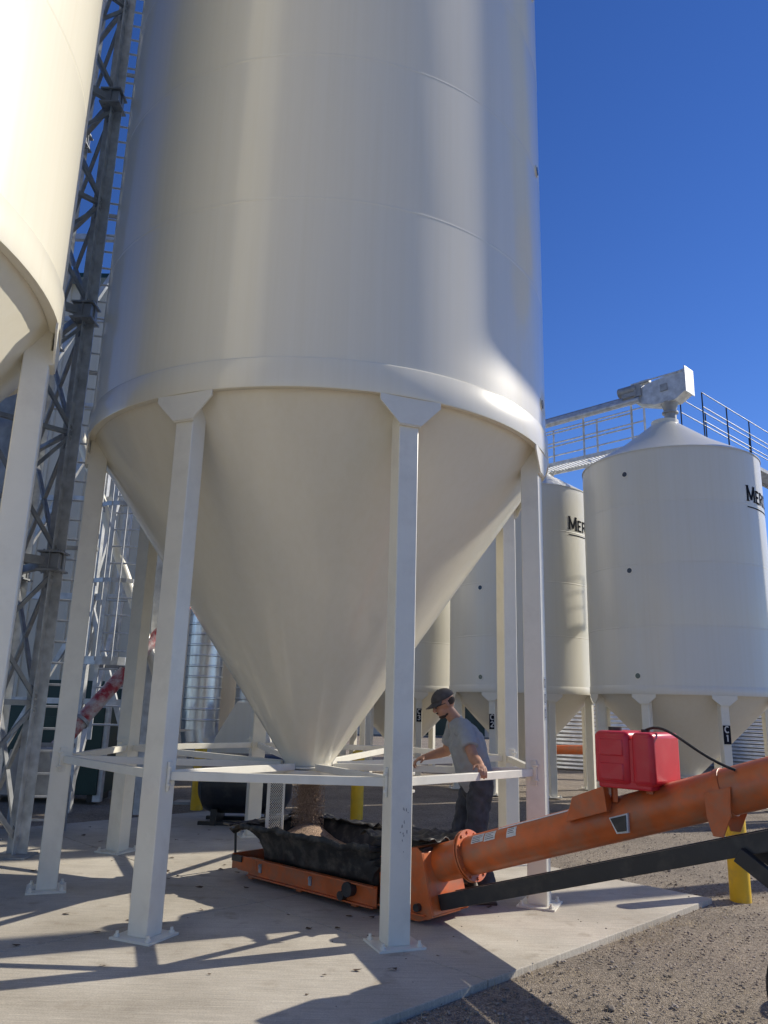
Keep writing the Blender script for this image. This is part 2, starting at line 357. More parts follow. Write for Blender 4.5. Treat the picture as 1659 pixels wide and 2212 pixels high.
po=pad.obj('concrete_pavement',CONC,smooth=False,bevel=.006); tag(po,'broom finished concrete pad under the hopper bins','pavement',kind='structure')
st=MB()
t=(1+5**.5)/2
iv=[Vector(p).normalized() for p in [(-1,t,0),(1,t,0),(-1,-t,0),(1,-t,0),(0,-1,t),(0,1,t),(0,-1,-t),(0,1,-t),(t,0,-1),(t,0,1),(-t,0,-1),(-t,0,1)]]
ifc=[(0,11,5),(0,5,1),(0,1,7),(0,7,10),(0,10,11),(1,5,9),(5,11,4),(11,10,2),(10,7,6),(7,1,8),(3,9,4),(3,4,2),(3,2,6),(3,6,8),(3,8,9),(4,9,5),(2,4,11),(6,2,10),(8,6,7),(9,8,1)]
def pad_in(x,y):
    d=Vector((x,y,0))-K; return d.dot(e1)>-.02 and d.dot(e2)>-.0 and d.dot(e2)<7.05
cnt=0
while cnt<11500:
    y=3.2+random.random()**1.6*9; x=random.uniform(-.6,.62*y+.4)
    if pad_in(x,y):
        dd_=(Vector((x,y,0))-K).dot(e2)
        if random.random()>(.06 if dd_<.12 else (.02 if dd_<.35 else .004)): continue
        z=0.0
    else: z=-.035
    s_=random.choice([.003,.004,.005,.005,.006,.007,.009])*random.uniform(.7,1.4)
    if random.random()<.004: s_*=2.6
    if z==0: s_*=.7
    i=len(st.v); sc=Vector((random.uniform(.7,1.4),random.uniform(.7,1.4),random.uniform(.5,.9)))*s_
    a=random.random()*6.28; ca,sa=math.cos(a),math.sin(a)
    for p in iv:
        q=Vector((p.x*sc.x,p.y*sc.y,p.z*sc.z))*random.uniform(.85,1.15)
        st.v.append(Vector((x+q.x*ca-q.y*sa,y+q.x*sa+q.y*ca,z+q.z+s_*.2)))
    st.f+=[[i+k for k in q] for q in ifc]; cnt+=1
so=st.obj('gravel',STONE,smooth=False,fixn=False); tag(so,'loose grey and brown pebbles scattered beside the concrete','gravel',kind='stuff')
gr=MB()
for k in range(90):
    c=K+e1*random.uniform(-.3,5)+e2*random.uniform(-.25,-.03)+Vector((0,0,-.04))
    if random.random()<.45: c=Vector((random.uniform(.6,3.4),random.uniform(4.4,7.2),-.04))
    if pad_in(c.x,c.y): continue
    for j in range(random.randint(5,34)):
        d=Vector((random.gauss(0,.6),random.gauss(0,.6),random.uniform(.15,.7))).normalized()*random.uniform(.02,.07)
        o=c+Vector((random.gauss(0,.06),random.gauss(0,.06),0)); sd_=Vector((-d.y,d.x,0)).normalized()*.0015
        i=len(gr.v); gr.v+=[o-sd_,o+sd_,o+d]; gr.f.append([i,i+1,i+2])
go=gr.obj('dry_grass',STRAW,smooth=False,fixn=False); tag(go,'sparse tufts of dry straw coloured grass in gravel','grass',kind='stuff')
lf=MB()
for k in range(110):
    x=random.uniform(-4.5,1.2); y=random.uniform(4.4,10.5)
    if not pad_in(x,y): continue
    s_=random.uniform(.008,.028); a0=random.random()*6.28; i=len(lf.v); n=6
    for j in range(n):
        r_=s_*random.uniform(.5,1.2); a=a0+j*6.283/n
        lf.v.append(Vector((x+r_*math.cos(a)*1.4,y+r_*math.sin(a)*.8,.003+random.uniform(0,.6)*s_)))
    lf.f.append([i+j for j in range(n)])
lo_=lf.obj('debris',LEAF,smooth=False,fixn=False); tag(lo_,'scattered dead leaves and crumbs on the concrete','debris',kind='stuff')
# ---------------------------------------------------------------- hopper bin
def make_bin(R,zr,ze,zp,ro,zo,lw,seams,pm,lm,rot0,radial=True,railz=1.05,ports=(),band=.25,gw=.26,gh=.22,label='',group='',rails=True,bo=.02):
    rt=root('hopper_bin',(0,0,0),label,'grain bin',group)
    prof=[(R-.05,zr+.012),(R-.03,zr),(R+bo,zr),(R+bo+.004,zr+.012),(R+bo+.004,zr+band-.014),(R+bo-.004,zr+band),(R+.003,zr+band+.006)]
    for sz in seams:
        prof+=[(R,sz-.02),(R-.0010,sz-.008),(R+.0018,sz-.003),(R+.0018,sz+.003),(R-.0010,sz+.008),(R,sz+.02)]
    prof+=[(R,ze-.02),(R,ze)]
    MB().lathe(prof,n=128).obj('wall',pm,rt,ang=50)
    MB().lathe([(R+.012,ze-.015),(R+.012,ze+.004),(R*.55,ze+(zp-ze)*.47),(.25,zp-.02),(.25,zp+.05),(0.001,zp+.06)],n=96).obj('roof',pm,rt,ang=30)
    cr=R-.035
    cp=[]
    for k in range(21):
        q=k/20; cp.append((cr+(ro-cr)*q,zr+.03+(zo-zr-.03)*q))
    cp.append((ro,zo-.05))
    cone=MB().lathe(cp,n=128)
    for v in cone.v:
        r=math.hypot(v.x,v.y)
        if r>ro+.05:
            a=math.atan2(v.y,v.x); d=.006*noise.noise(Vector((math.cos(a)*2.2,math.sin(a)*2.2,v.z*.15)))+.003*noise.noise(Vector((math.cos(a)*7,math.sin(a)*7,v.z*.3)))
            v.x*=1+d/r*1.5; v.y*=1+d/r*1.5
    cone.obj('hopper_cone',pm,rt,ang=60)
    MB().lathe([(ro+.012,zo-.05),(ro+.05,zo-.05),(ro+.05,zo-.035),(ro+.012,zo-.03)],n=48).obj('outlet_collar',STEELP,rt)
    sg=MB(); sg.box((0,0,zo-.085),(ro*2+.16,ro*2+.12,.05))
    sg.bar((-ro-.55,-ro*.8,zo-.085),(ro+.2,-ro*.8,zo-.085),.03,.05); sg.bar((-ro-.55,ro*.8,zo-.085),(ro+.2,ro*.8,zo-.085),.03,.05)
    sg.box((-ro-.3,0,zo-.085),(.5,ro*1.6,.012)); sg.tube((-ro-.6,-ro*.8,zo-.085),(-ro-.6,ro*.8,zo-.085),.015)
    sg.obj('slide_gate',lm,rt,bevel=.003)
    lr=R-lw/2-.02; first=None; pend=[]
    for k in range(8):
        az=rot0+45*k
        if first is None:
            lg=MB().box((0,lr,(zr+.02)/2+.006),(lw,lw,zr+.02-.012)).obj('leg',lm,rt,bevel=.008,smooth=True)
            yo=R+.004
            MB().prism([(-gw,yo,zr-.001),(gw,yo,zr-.001),(gw,yo,zr-.05),(lw*.56,yo,zr-gh),(-lw*.56,yo,zr-gh),(-gw,yo,zr-.05)],(0,.014,0)).box((0,lr+lw/2+.008,zr-gh+.04),(lw*1.1,.03,.1)).obj('gusset',lm,lg,smooth=False)
            bp=MB().box((0,lr,.007),(lw*2.05,lw*1.9,.014))
            for sx in(-1,1):
                for sy in(-1,1): bp.tube((sx*lw*.8,lr+sy*lw*.74,.01),(sx*lw*.8,lr+sy*lw*.74,.05),.011,n=8).tube((sx*lw*.8,lr+sy*lw*.74,.012),(sx*lw*.8,lr+sy*lw*.74,.03),.02,n=6)
            bp.obj('base_plate',lm,lg,smooth=False)
            first=lg; pend=[(lg,az)]
        else: pend.append((copy_tree(first,rt),az))
    for lg,az in pend:
        m=Matrix.Rotation(-rad(az),4,'Z')
        lg.location=m@Vector((0,lr,(zr+.02)/2+.006)); lg.rotation_euler=(0,0,-rad(az))
    if rails:
        for k in range(8):
            a=azv(rot0+45*k)*(lr); b=azv(rot0+45*(k+1))*(lr); d=(b-a).normalized()
            nrm=Vector((d.y,-d.x,0)); 
            if nrm.dot(a)<0:nrm=-nrm
            a2=a+d*lw*.55+Vector((0,0,railz)); b2=b-d*lw*.55+Vector((0,0,railz))
            r_=MB().bar(a2,b2,.05,.06)
            for q,dd in((a2,-1),(b2,1)):
                r_.box(q+d*dd*.01,(.02,.11,.2),Matrix((d,nrm,Vector((0,0,1)))).transposed())
                for zz in(-.06,.06): r_.tube(q+nrm*.03+Vector((0,0,zz)),q+nrm*.075+Vector((0,0,zz)),.012,n=6)
            r_.obj('brace_rail',lm,rt,bevel=.003)
            if radial:
                c=azv(rot0+45*k)
                MB().bar(c*(lr-lw/2)+Vector((0,0,railz+.0)),c*(ro+.06)+Vector((0,0,zo-.03)),.045,.06).obj('radial_rail',lm,rt,bevel=.003)
    for az,z in ports:
        o=azv(az,R)
        p=MB().tube(o*.995+Vector((0,0,z)),o*1.004+Vector((0,0,z)),.062,n=24).obj('sight_port',lm,rt)
        MB().tube(o*1.002+Vector((0,0,z)),o*1.0065+Vector((0,0,z)),.043,n=24).obj('lens',GLASS,p)
    return rt
MAIN=Vector((-.67,7.87,0))
mb=make_bin(2.34,3.94,12.8,14.2,.235,1.02,.165,(5.62,7.05,8.48,9.9,11.3),CREAM,STEELP,158.5,
   label='tall cream hopper bin on eight legs standing over an orange auger',group='tall cream hopper bins',ports=((112,4.45),(111,7.1),(111,9.4)))
mb.location=MAIN
lb=copy_tree(mb); lb.location=(-4.43,3.95,0); lb['label']='tall cream hopper bin in full sun beside the steel tower'
lb.rotation_euler=(0,0,rad(180))
gd=MB(); x0,x1,z0,z1=-.33,-.19,.43,.94
n=22
for k in range(-6,n):
    za=z0+k*(z1-z0)/n*1.0
    for (xa,xb) in((x0,x1),(x1,x0)):
        zb_=za+.17
        A_=Vector((xa,-.30,za));B_=Vector((xb,-.30,zb_))
        if za<z0: A_=A_.lerp(B_,(z0-za)/.17)
        if zb_>z1: B_=A_.lerp(B_,max(.01,(z1-A_.z)/(zb_-A_.z)))
        if (B_-A_).length>.02: gd.bar(A_,B_,.004,.004)
gd.bar((x0,-.30,z0),(x0,-.30,z1),.02,.03); gd.bar((x1,-.30,z0),(x1,-.30,z1),.012,.02); gd.bar((x0,-.30,z0),(x1,-.30,z0),.012,.02); gd.bar((x0,-.30,z1),(x1,-.30,z1),.012,.02)
gd.obj('mesh_guard',STEELP,mb,smooth=False)
def leg_frame(az,R=2.34,lw=.165):
    o=azv(az); return o*(R-.02), Vector((-o.y,o.x,0))*1.0, o
c0,t0_,o0=leg_frame(158.5)
def on_face(c,tdir,u,z): return c+tdir*u+Z*z
sc=MB()
for k in range(13):
    u=random.gauss(.02,.014); z=random.choice([random.gauss(.86,.06),random.gauss(.70,.05)])
    if abs(u)>.07: continue
    a=random.uniform(.003,.009); b=random.uniform(.004,.02)
    p=[on_face(c0+o0*.0015,t0_,u+a*math.cos(q)*random.uniform(.5,1),z+b*math.sin(q)*random.uniform(.5,1)) for q in (0,1,2,3,4,5.2)]
    i=len(sc.v); sc.v+=p; sc.f.append([i+j for j in range(6)])
sc.obj('scuff_mark',SCUFF,mb,smooth=False,fixn=False)
c1,_,o1=leg_frame(113.5); t1_=Vector((-o1.y,o1.x,0))
for j,z in enumerate((1.80,1.67,1.54)):
    s=MB(); s.v=[on_face(c1+o1*.002,t1_,u,z+w_) for u,w_ in((-.04,-.055),(.04,-.055),(.04,.055),(-.04,.055))]; s.f=[[0,1,2,3]]; s.obj('leg_sticker',WHITE,mb,smooth=False,fixn=False)
    s=MB()
    for (ua,za,ub,zb_) in((-.022,-.035,.022,-.030),(-.022,.030,.022,.035),(-.022,-.03,-.016,.03),(.016,-.03,.022,.03)):
        i=len(s.v); s.v+=[on_face(c1+o1*.0035,t1_,u,z+w_) for u,w_ in((ua,za),(ub,za),(ub,zb_),(ua,zb_))]; s.f.append([i,i+1,i+2,i+3])
    s.obj('sticker_print',INK,mb,smooth=False,fixn=False)
def small_bin(loc,label,ports=(),logo=None,rot0=0,R=1.5):
    rt=make_bin(R,1.86,6.0,6.95,.2,.55,.13,(2.95,4.0,5.05),GREYW,STEELP,rot0,radial=False,ports=ports,band=.14,gw=.2,gh=.15,label=label,group='white hopper bins in a row',rails=False,bo=.008)
    rt.location=loc
    if logo is not None:
        x=0; i0=0
        for ch in 'MERIDIAN':
            h=.28 if ch=='M' else .225
            adv,qs=glyph(ch,h,.17); b=MB()
            for q in qs:
                i=len(b.v); i0+=1
                for v in q:
                    a=logo-math.degrees((x+v.x)/R); p=azv(a,R+.005+.0004*(i0%6)); b.v.append(Vector((p.x,p.y,5.10+v.y)))
                b.f.append([i,i+1,i+2,i+3])
            b.obj('lettering',INK,rt,smooth=False,fixn=False); x+=adv+.015
        u=MB(); nn=24
        for k in range(nn+1):
            a=logo-math.degrees((x*k/nn)/R); p=azv(a,R+.005); u.v+=[Vector((p.x,p.y,4.99)),Vector((p.x,p.y,5.01))]
        u.f=[[2*k,2*k+2,2*k+3,2*k+1] for k in range(nn)]
        u.obj('lettering_underline',INK,rt,smooth=False,fixn=False)
    return rt
B1=Vector((5.36,13.93,-.02));B2=Vector((2.97,16.40,-.02));rd=(B2-B1);B3=B1+rd*2;B4=B1+rd*3;B5=B1+rd*4.02
b1=small_bin(B1,'white hopper bin with roof conveyor head and dark lettering',((226,2.15),(228,3.9),(228,5.6)),150,rot0=178,R=1.57)
b2=small_bin(B2,'white hopper bin next in the row, one edge sunlit',((222,2.15),(222,3.9),(222,5.6)),150,rot0=168)
b3=copy_tree(b2); b3.location=B3; b3['label']='white hopper bin further along the row, mostly hidden'
b4=copy_tree(b3); b4.location=B4
b5=copy_tree(b3); b5.location=B5
def legsign(txt,p,lbl):
    s=MB().box((p[0],p[1],p[2]),(.11,.012,.28)).obj('leg_sign',INK,None,smooth=False); tag(s,lbl,'sign','bin number signs')
    for j,ch in enumerate(txt):
        adv,qs=glyph(ch,.10,.2,False)
        b=MB()
        for qi,q_ in enumerate(qs):
            i=len(b.v); b.v+=[Vector((p[0]+v.x-adv/2,p[1]-.008-.0003*(qi%4),p[2]+.03-j*.13+v.y)) for v in q_]; b.f.append([i,i+1,i+2,i+3])
        b.obj('lettering',WHITE,s,smooth=False,fixn=False)
def legpos(c,rot0,k,R=1.5): return c+azv(rot0+45*k)*(R-.02)
q=legpos(B1,178,0,1.57); legsign('C1',(q.x,q.y-.012,1.25),'dark plate reading C1 on a bin leg')
q=legpos(B2,168,1); legsign('C2',(q.x,q.y-.02,1.3),'dark plate reading C2 on a bin leg')
q=legpos(B3,168,0); legsign('C3',(q.x,q.y-.02,1.35),'dark plate reading C3 on a bin leg')
# unseen overhead bin, added out of frame to shade the main bin
ohc=Vector((10.95,12.82,-.04))
oh=root('added_shade_bin',ohc,'unseen overhead bin on tall legs, added to shade the main bin','grain bin')
MB().lathe([(2.3,12.6),(2.3,21)],ohc,n=64).obj('wall',CREAM,oh)
MB().lathe([(2.33,20.98),(.3,22.3),(.001,22.35)],ohc,n=64).obj('roof',CREAM,oh)
MB().lathe([(2.28,12.65),(.3,11.3),(.3,11.0)],ohc,n=64).obj('hopper_cone',CREAM,oh)
for k in range(4):
    o=azv(25+90*k,2.15); MB().bar(ohc+o,ohc+o+Z*12.65,.2,.2).obj('leg',STEELP,oh,smooth=False)
# ---------------------------------------------------------------- roof conveyor, catwalks
rdn=rd.normalized(); cp_=Vector((rdn.y,-rdn.x,0))
if cp_.y>0: cp_=-cp_
cv=root('roof_conveyor',B1+Vector((0,0,7.0)),'white conveyor with pipes running over the bin roofs','conveyor')
def CR(s_,n_,z): return B1+rdn*s_+cp_*n_+Z*(z+.02)
Rr=Matrix((rdn,cp_,Z)).transposed()
hd=MB()
hd.prism([CR(-.52,0,7.45),CR(-.52,0,7.90),CR(.2,0,7.80),(CR(.5,0,7.70)),CR(.5,0,7.45),CR(.1,0,7.32),CR(-.3,0,7.32)],cp_*.32)
hd.box(CR(-.53,0,7.68),(.02,.38,.52),Rr).box(CR(0.05,.165,7.86),(1.05,.02,.03),Rr)
hd.obj('head_box',GALV,cv,smooth=False,bevel=.006)
MB().tube(CR(-.12,0,7.34),CR(-.12,0,7.12),.17,.09,n=20).tube(CR(-.12,0,7.14),CR(-.12,0,6.93),.11,n=20).tube(CR(-.12,0,7.12),CR(-.12,0,7.15),.15,n=20).obj('spout',GALVD,cv)
MB().tube(CR(.45,.12,7.76),CR(.85,.12,7.76),.10,n=20).box(CR(.6,.12,7.64),(.3,.2,.08),Rr).box(CR(.42,0,7.70),(.14,.42,.26),Rr).box(CR(.3,.1,7.86),(.2,.1,.06),Rr).obj('motor',GALVD,cv)
MB().box(CR(-.1,.165,7.62),(.14,.03,.14),Rr).obj('hatch',GALVD,cv,smooth=False)
MB().tube(CR(.4,0,7.6),CR(12,0,7.6),.085,n=16).obj('conveyor_pipe',GALV,cv)
MB().tube(CR(.4,.18,7.5),CR(12,.18,7.5),.06,n=16).obj('conveyor_pipe',GALV,cv)
MB().tube(CR(.4,-.1,7.72),CR(12,-.1,7.72),.04,n=12).obj('conveyor_pipe',GALVD,cv)
for s_ in(3.43,6.86,10.3): MB().bar(CR(s_,0,6.9),CR(s_,0,7.55),.08,.08).box(CR(s_,0,7.43),(.2,.5,.05),Rr).obj('conveyor_support',GALV,cv,smooth=False)
def catwalk(label,A,d,nrm,L,m,md,z=6.75,w=.55,sup=(),pr=.016,ps=.035,post=()):
    c=root('catwalk',A+Z*z,label,'catwalk','roof catwalks')
    Rm=Matrix((d,nrm,Z)).transposed()
    dk=MB()
    dk.bar(A+nrm*w/2+Z*(z),A+d*L+nrm*w/2+Z*z,.03,.08); dk.bar(A-nrm*w/2+Z*z,A+d*L-nrm*w/2+Z*z,.03,.08)
    k=0
    while k*.08<L: dk.box(A+d*(k*.08)+Z*(z+.02),(.035,w,.025),Rm); k+=1
    dk.obj('walk_deck',md,c,smooth=False)
    for sd in(1,-1):
        hr=MB()
        for h in(.4,.7,1.0): hr.tube(A+nrm*w/2*sd+Z*(z+h),A+d*L+nrm*w/2*sd+Z*(z+h),pr,n=8)
        k=0
        while k*1.1<=L+.01: hr.bar(A+d*k*1.1+nrm*w/2*sd+Z*(z-.0),A+d*k*1.1+nrm*w/2*sd+Z*(z+1.0),ps,ps); k+=1
        hr.obj('handrail',m,c)
    for q in sup:
        MB().bar(A+d*q+Z*(z-.9),A+d*q+Z*z,.07,.07).bar(A+d*q-nrm*w/2+Z*(z-.06),A+d*q+nrm*w/2+Z*(z-.06),.06,.06).bar(A+d*(q-.5)+Z*(z-.05),A+d*q+Z*(z-.7),.04,.04).obj('bracket',md,c,smooth=False)
    for q in post: MB().bar(A+d*q+Z*(-.02),A+d*q+Z*z,.1,.1).obj('support_post',md,c,smooth=False)
    return c
catwalk('galvanised catwalk with handrails along the bin roofs',B1+rdn*.75-cp_*.42,rdn,cp_,12.2,GALV,GALV,z=6.72,sup=(2.5,5.9,9.3))
pd=Vector((.74,.673,0)); catwalk('black railed catwalk reaching back behind the bin',B1+Vector((.75,.5,0)),pd,Vector((.673,-.74,0)),4.4,BLACKP,GALVD,z=6.78,w=.45,sup=(.3,),pr=.009,ps=.02,post=(4.2,))
def corr_bin(loc,R,h,label):
    rt=root('steel_bin',loc,label,'grain bin','corrugated steel bins')
    prof=[]; z=0
    while z<h: prof.append((R+.02*math.sin(z/.105*2*math.pi),z)); z+=.105/4
    MB().lathe(prof,loc,n=72).obj('wall',DUCT,rt,ang=80)
    MB().lathe([(R+.06,h-.02),(.4,h+R*.5),(.4,h+R*.5+.1),(.001,h+R*.5+.12)],loc,n=48).obj('roof',GALV,rt)
corr_bin(Vector((6.6,24.5,-.04)),2.9,3.4,'low corrugated steel bin behind the white bins')
corr_bin(Vector((12.9,25.5,-.04)),2.9,3.4,'low corrugated steel bin behind the white bins')
sh=root('storage_shed',(2,42,-.04),'long low beige storage shed across the yard','shed')
w_=MB()
for k in range(0,241):
    xx=-30+k*.25; w_.v+=[Vector((xx,42+(0.05 if k%2 else 0),-.04)),Vector((xx,42+(0.05 if k%2 else 0),3.2))]
w_.f=[[2*k,2*k+2,2*k+3,2*k+1] for k in range(240)]
w_.obj('wall',BEIGE,sh,smooth=False)
MB().prism([(0,41.6,3.2),(0,48,5.0),(0,48,5.06),(0,41.6,3.26)],(60.5,0,0)).obj('roof',GREEN,sh,smooth=False)
for xx in(-8,4,16): MB().box((xx,41.96,1.4),(3.2,.06,2.8)).obj('door',GREEN,sh,smooth=False)
fa=root('portable_auger',(4.5,19.5,0),'orange auger parked behind the white bins','auger')
MB().tube((3.0,19.8,.55),(6.2,19.2,.65),.11,n=20).obj('auger_tube',ORANGE,fa)
MB().bar((3.3,19.75,-.04),(3.3,19.75,.5),.08,.08).bar((5.9,19.25,-.04),(5.9,19.25,.6),.08,.08).bar((5.2,19.0,-.02),(6.4,19.6,-.02),.1,.06).bar((3.0,19.4,-.02),(3.5,20.1,-.02),.1,.06).obj('stand',BLACKP,fa,smooth=False)
# ---------------------------------------------------------------- left building
bl=root('processing_building',(-12,15,-.04),'tall beige ribbed steel building with dark green trim','building')
w_=MB(); xx=-24.0
prof=[(0,0),(.18,0),(.2,.03),(.24,.03),(.26,0)]
pts=[]
while xx<-4.05:
    for a,d in prof[:-1]: pts.append((xx+a,15-d))
    xx+=.26
pts.append((-4.0,15))
for a,b in pts: w_.v+=[Vector((a,b,-.05)),Vector((a,b,10.2))]
w_.f=[[2*k,2*k+2,2*k+3,2*k+1] for k in range(len(pts)-1)]
w_.obj('wall',BEIGE,bl,smooth=False)
MB().box((-4.02,20,5.1),(.06,10,10.2)).obj('side_wall',BEIGE,bl,smooth=False)
MB().box((-3.95,14.97,5.1),(.16,.14,10.3)).obj('corner_trim',GREEN,bl,smooth=False)
MB().prism([(-14,14.7,10.2),(-14,20,12.0),(-14,20,12.1),(-14,14.7,10.3)],(20.5,0,0)).obj('roof',GREEN,bl,smooth=False)
MB().box((-9.6,14.93,1.2),(3.6,.06,2.5)).obj('door',GREEN,bl,smooth=False)
MB().box((-5.6,14.93,.9),(1.8,.06,1.9)).obj('door',GREEN,bl,smooth=False)
# ---------------------------------------------------------------- ducts, hoods, tank
def duct(x,y,r,z0,z1,label,ex):
    rt=root('air_duct',(x,y,0),label,'duct','silver air ducts')
    prof=[];z=z0+.35
    while z<z1:
        prof+=[(r,z),(r,z+.13),(r+.008,z+.14),(r+.008,z+.155),(r,z+.165)]; z+=.17
    MB().lathe(prof,(x,y,0),n=32).obj('riser',DUCT,rt)
    e=MB()
    pp=[(0,.35),(.03,.18),(.12,.02),(.28,-.1),(.5,-.14)]
    for a,b in zip(pp,pp[1:]): e.tube((x+a[0]*ex,y,z0+a[1]),(x+b[0]*ex,y,z0+b[1]),r*1.01,r*1.01,n=28)
    e.obj('elbow',DUCT,rt)
    MB().bar((x,y,-.05),(x,y,z0+.2),.1,.1).bar((x-.3,y,-.03),(x+.3,y,-.03),.3,.05).obj('stand',GALVD,rt,smooth=False)
duct(-2.9,13,.3,.75,8.5,'corrugated silver duct rising beside the green trim',1)
duct(-2.15,13.3,.26,1.1,8,'corrugated silver duct rising behind the cone',-.6)
hd=root('blower_hood',(-2.1,12.6,0),'white tapered blower hood on a stand','blower')
MB().prism([(-2.55,12.6,.75),(-1.65,12.6,.75),(-1.7,12.6,1.0),(-1.95,12.6,1.55),(-2.2,12.6,1.55),(-2.5,12.6,1.0)],(0,.6,0)).obj('hood',GREYW,hd,smooth=False,bevel=.01)
MB().box((-2.1,12.6,.35),(.8,.5,.8)).obj('stand',BLUEBK,hd,smooth=False,bevel=.01)
tk=root('fuel_tank',(-1.75,10.9,0),'dark horizontal round tank on skid feet','tank')
prof=[(.001,-.62),(.2,-.6),(.33,-.53),(.38,-.42),(.38,.42),(.33,.53),(.2,.6),(.001,.62)]
MB().lathe(prof,(-1.75,10.9,.5),n=40,R=Matrix.Rotation(rad(90),3,'Y')).obj('tank_shell',BLUEBK,tk)
f_=MB()
for xx in(-2.1,-1.4): f_.box((xx,10.9,.1),(.08,.6,.2))
f_.bar((-2.3,10.65,.02),(-1.2,10.65,.02),.06,.05).bar((-2.3,11.15,.02),(-1.2,11.15,.02),.06,.05); f_.obj('skid',BLACKP,tk,smooth=False)
MB().tube((-1.6,10.9,.87),(-1.6,10.9,1.0),.04).obj('filler_cap',BLACKP,tk)
def bollard(x,y,z0,h=.9,lbl='yellow steel bollard'):
    o=MB().lathe([(.001,h+.035),(.05,h+.03),(.085,h),(.09,h-.03),(.09,0)],(x,y,z0),n=32).obj('bollard',YELLOW); tag(o,lbl,'bollard','yellow bollards')
bollard(3.29,7.5,-.05,.88,'yellow bollard in gravel at the concrete corner'); bollard(-.27,11.5,0,.9,'yellow bollard behind the person'); bollard(-2.63,12.0,0,.9,'yellow bollard near the silver ducts')
# ---------------------------------------------------------------- lattice tower & ladders
TW=Vector((-3.62,8.35,0))
tw=root('steel_tower',TW+Vector((-.7,0,0)),'tall galvanised lattice tower carrying elevator trunks','tower')
cn=[TW,TW+Vector((-.7,-.71,0)),TW+Vector((-1.4,0,0)),TW+Vector((-.7,.71,0))]
H=14
for c in cn:
    p=MB(); p.bar(c,c+Z*H,.11,.012).bar(c+Vector((.05,.05,0)),c+Vector((.05,.05,H)),.012,.11).bar(c+Vector((-.05,.05,0)),c+Vector((-.05,.05,H)),.012,.11); p.obj('post',GALV,tw,smooth=False)
    MB().box(c+Z*.01,(.34,.34,.02)).obj('base_plate',GALVD,tw,smooth=False)
for z in range(3,H,3):
    k=MB()
    for i in range(4):
        c=cn[i]; k.box(c+Z*z,(.2,.2,.16)).box(c+Z*(z+.1),(.26,.26,.02)).box(c+Z*(z-.1),(.26,.26,.02)); k.bar(cn[i]+Z*z,cn[(i+1)%4]+Z*z,.06,.09)
        for q in range(8):
            o=Vector((math.cos(q*.785),math.sin(q*.785),0))*.11; k.tube(c+o+Z*(z-.13),c+o+Z*(z+.13),.009,n=6)
    k.obj('collar',GALVD,tw,smooth=False)
for z in range(0,H-1,3):
    k=MB()
    for i in range(4):
        a,b=cn[i],cn[(i+1)%4]; k.bar(a+Z*(z+.15),b+Z*(z+1.45),.04,.04).bar(b+Z*(z+.15),a+Z*(z+1.45),.04,.04).bar(a+Z*(z+1.55),b+Z*(z+2.85),.04,.04).bar(b+Z*(z+1.55),a+Z*(z+2.85),.04,.04).bar(a+Z*(z+1.5),b+Z*(z+1.5),.05,.05)
    k.obj('cross_brace',GALVD,tw,smooth=False)
c=TW+Vector((-.7,0,0))
MB().box(c+Vector((.1,.16,H/2)),(.3,.24,H)).obj('elevator_trunk',GALV,tw,smooth=False)
MB().box(c+Vector((.1,-.2,H/2)),(.3,.24,H)).obj('elevator_trunk',GALV,tw,smooth=False)
cd=MB(); cpts=[]
for k in range(13):
    z=.3+k*.45; cpts.append(TW+Vector((-.32+.05*math.sin(k*1.3),-.30,z)))
cd.path(cpts,.022,8).obj('power_cable',RUBBER,tw)
def ladder(x,y,ang,z0,z1,label,cage=None,w=.42):
    rt=root('ladder',(x,y,0),label,'ladder','steel ladders')
    d=Vector((math.cos(ang),math.sin(ang),0)); nn=Vector((d.y,-d.x,0)); c=Vector((x,y,0))
    MB().bar(c-d*w/2+Z*z0,c-d*w/2+Z*z1,.03,.06).obj('ladder_rail',GALV,rt,smooth=False)
    MB().bar(c+d*w/2+Z*z0,c+d*w/2+Z*z1,.03,.06).obj('ladder_rail',GALV,rt,smooth=False)
    z=z0+.2; r0_=None
    while z<z1:
        if r0_ is None: r0_=MB().tube(c-d*w/2+Z*z,c+d*w/2+Z*z,.014,n=8).obj('rung',GALV,rt); zb0=z
        else:
            r=r0_.copy(); COL.objects.link(r); r.location=r0_.location+Z*(z-zb0)
        z+=.25
    if cage:
        g_=MB(); rr=.38
        def pt(t,z): return c+d*rr*math.cos(t)+nn*(rr*.95*math.sin(t)+.05)+Z*z
        z=cage; first=True
        while z<z1:
            for k in range(14):
                t0=math.pi*(-.08+1.16*k/14);t1=math.pi*(-.08+1.16*(k+1)/14)
                g_.bar(pt(t0,z),pt(t1,z),.012,.06 if not first else .11)
            first=False; z+=1.1
        for k in range(6):
            t0=math.pi*(.02+.96*k/5); g_.bar(pt(t0,cage),pt(t0,z1),.03,.012)
        g_.obj('safety_cage',GALV,rt,smooth=False)
    z=z0+1
    while z<z1: MB().bar(c-d*w/2+Z*z,c-d*w/2-nn*.3+Z*z,.03,.05).bar(c+d*w/2+Z*z,c+d*w/2-nn*.3+Z*z,.03,.05).bar(c-d*w/2-nn*.3+Z*z,c+d*w/2-nn*.3+Z*z,.03,.05).obj('standoff',GALVD,rt,smooth=False); z+=2.4
ladder(-3.80,9.35,.2,0,14,'straight galvanised ladder beside the lattice tower')
ladder(-3.75,11.0,0,1.0,9,'caged galvanised ladder on the building side',cage=2.05)
t2=root('pipe_stand',(-4.6,11.6,0),'steel frame with diagonal braces holding the ladder','frame')
k=MB()
for (x,y) in((-5.6,11.4),(-4.95,11.4),(-4.3,11.4),(-3.3,11.4),(-4.3,12.6)):
    MB().bar((x,y,0),(x,y,9),.12,.12).obj('post',GALV,t2,smooth=False)
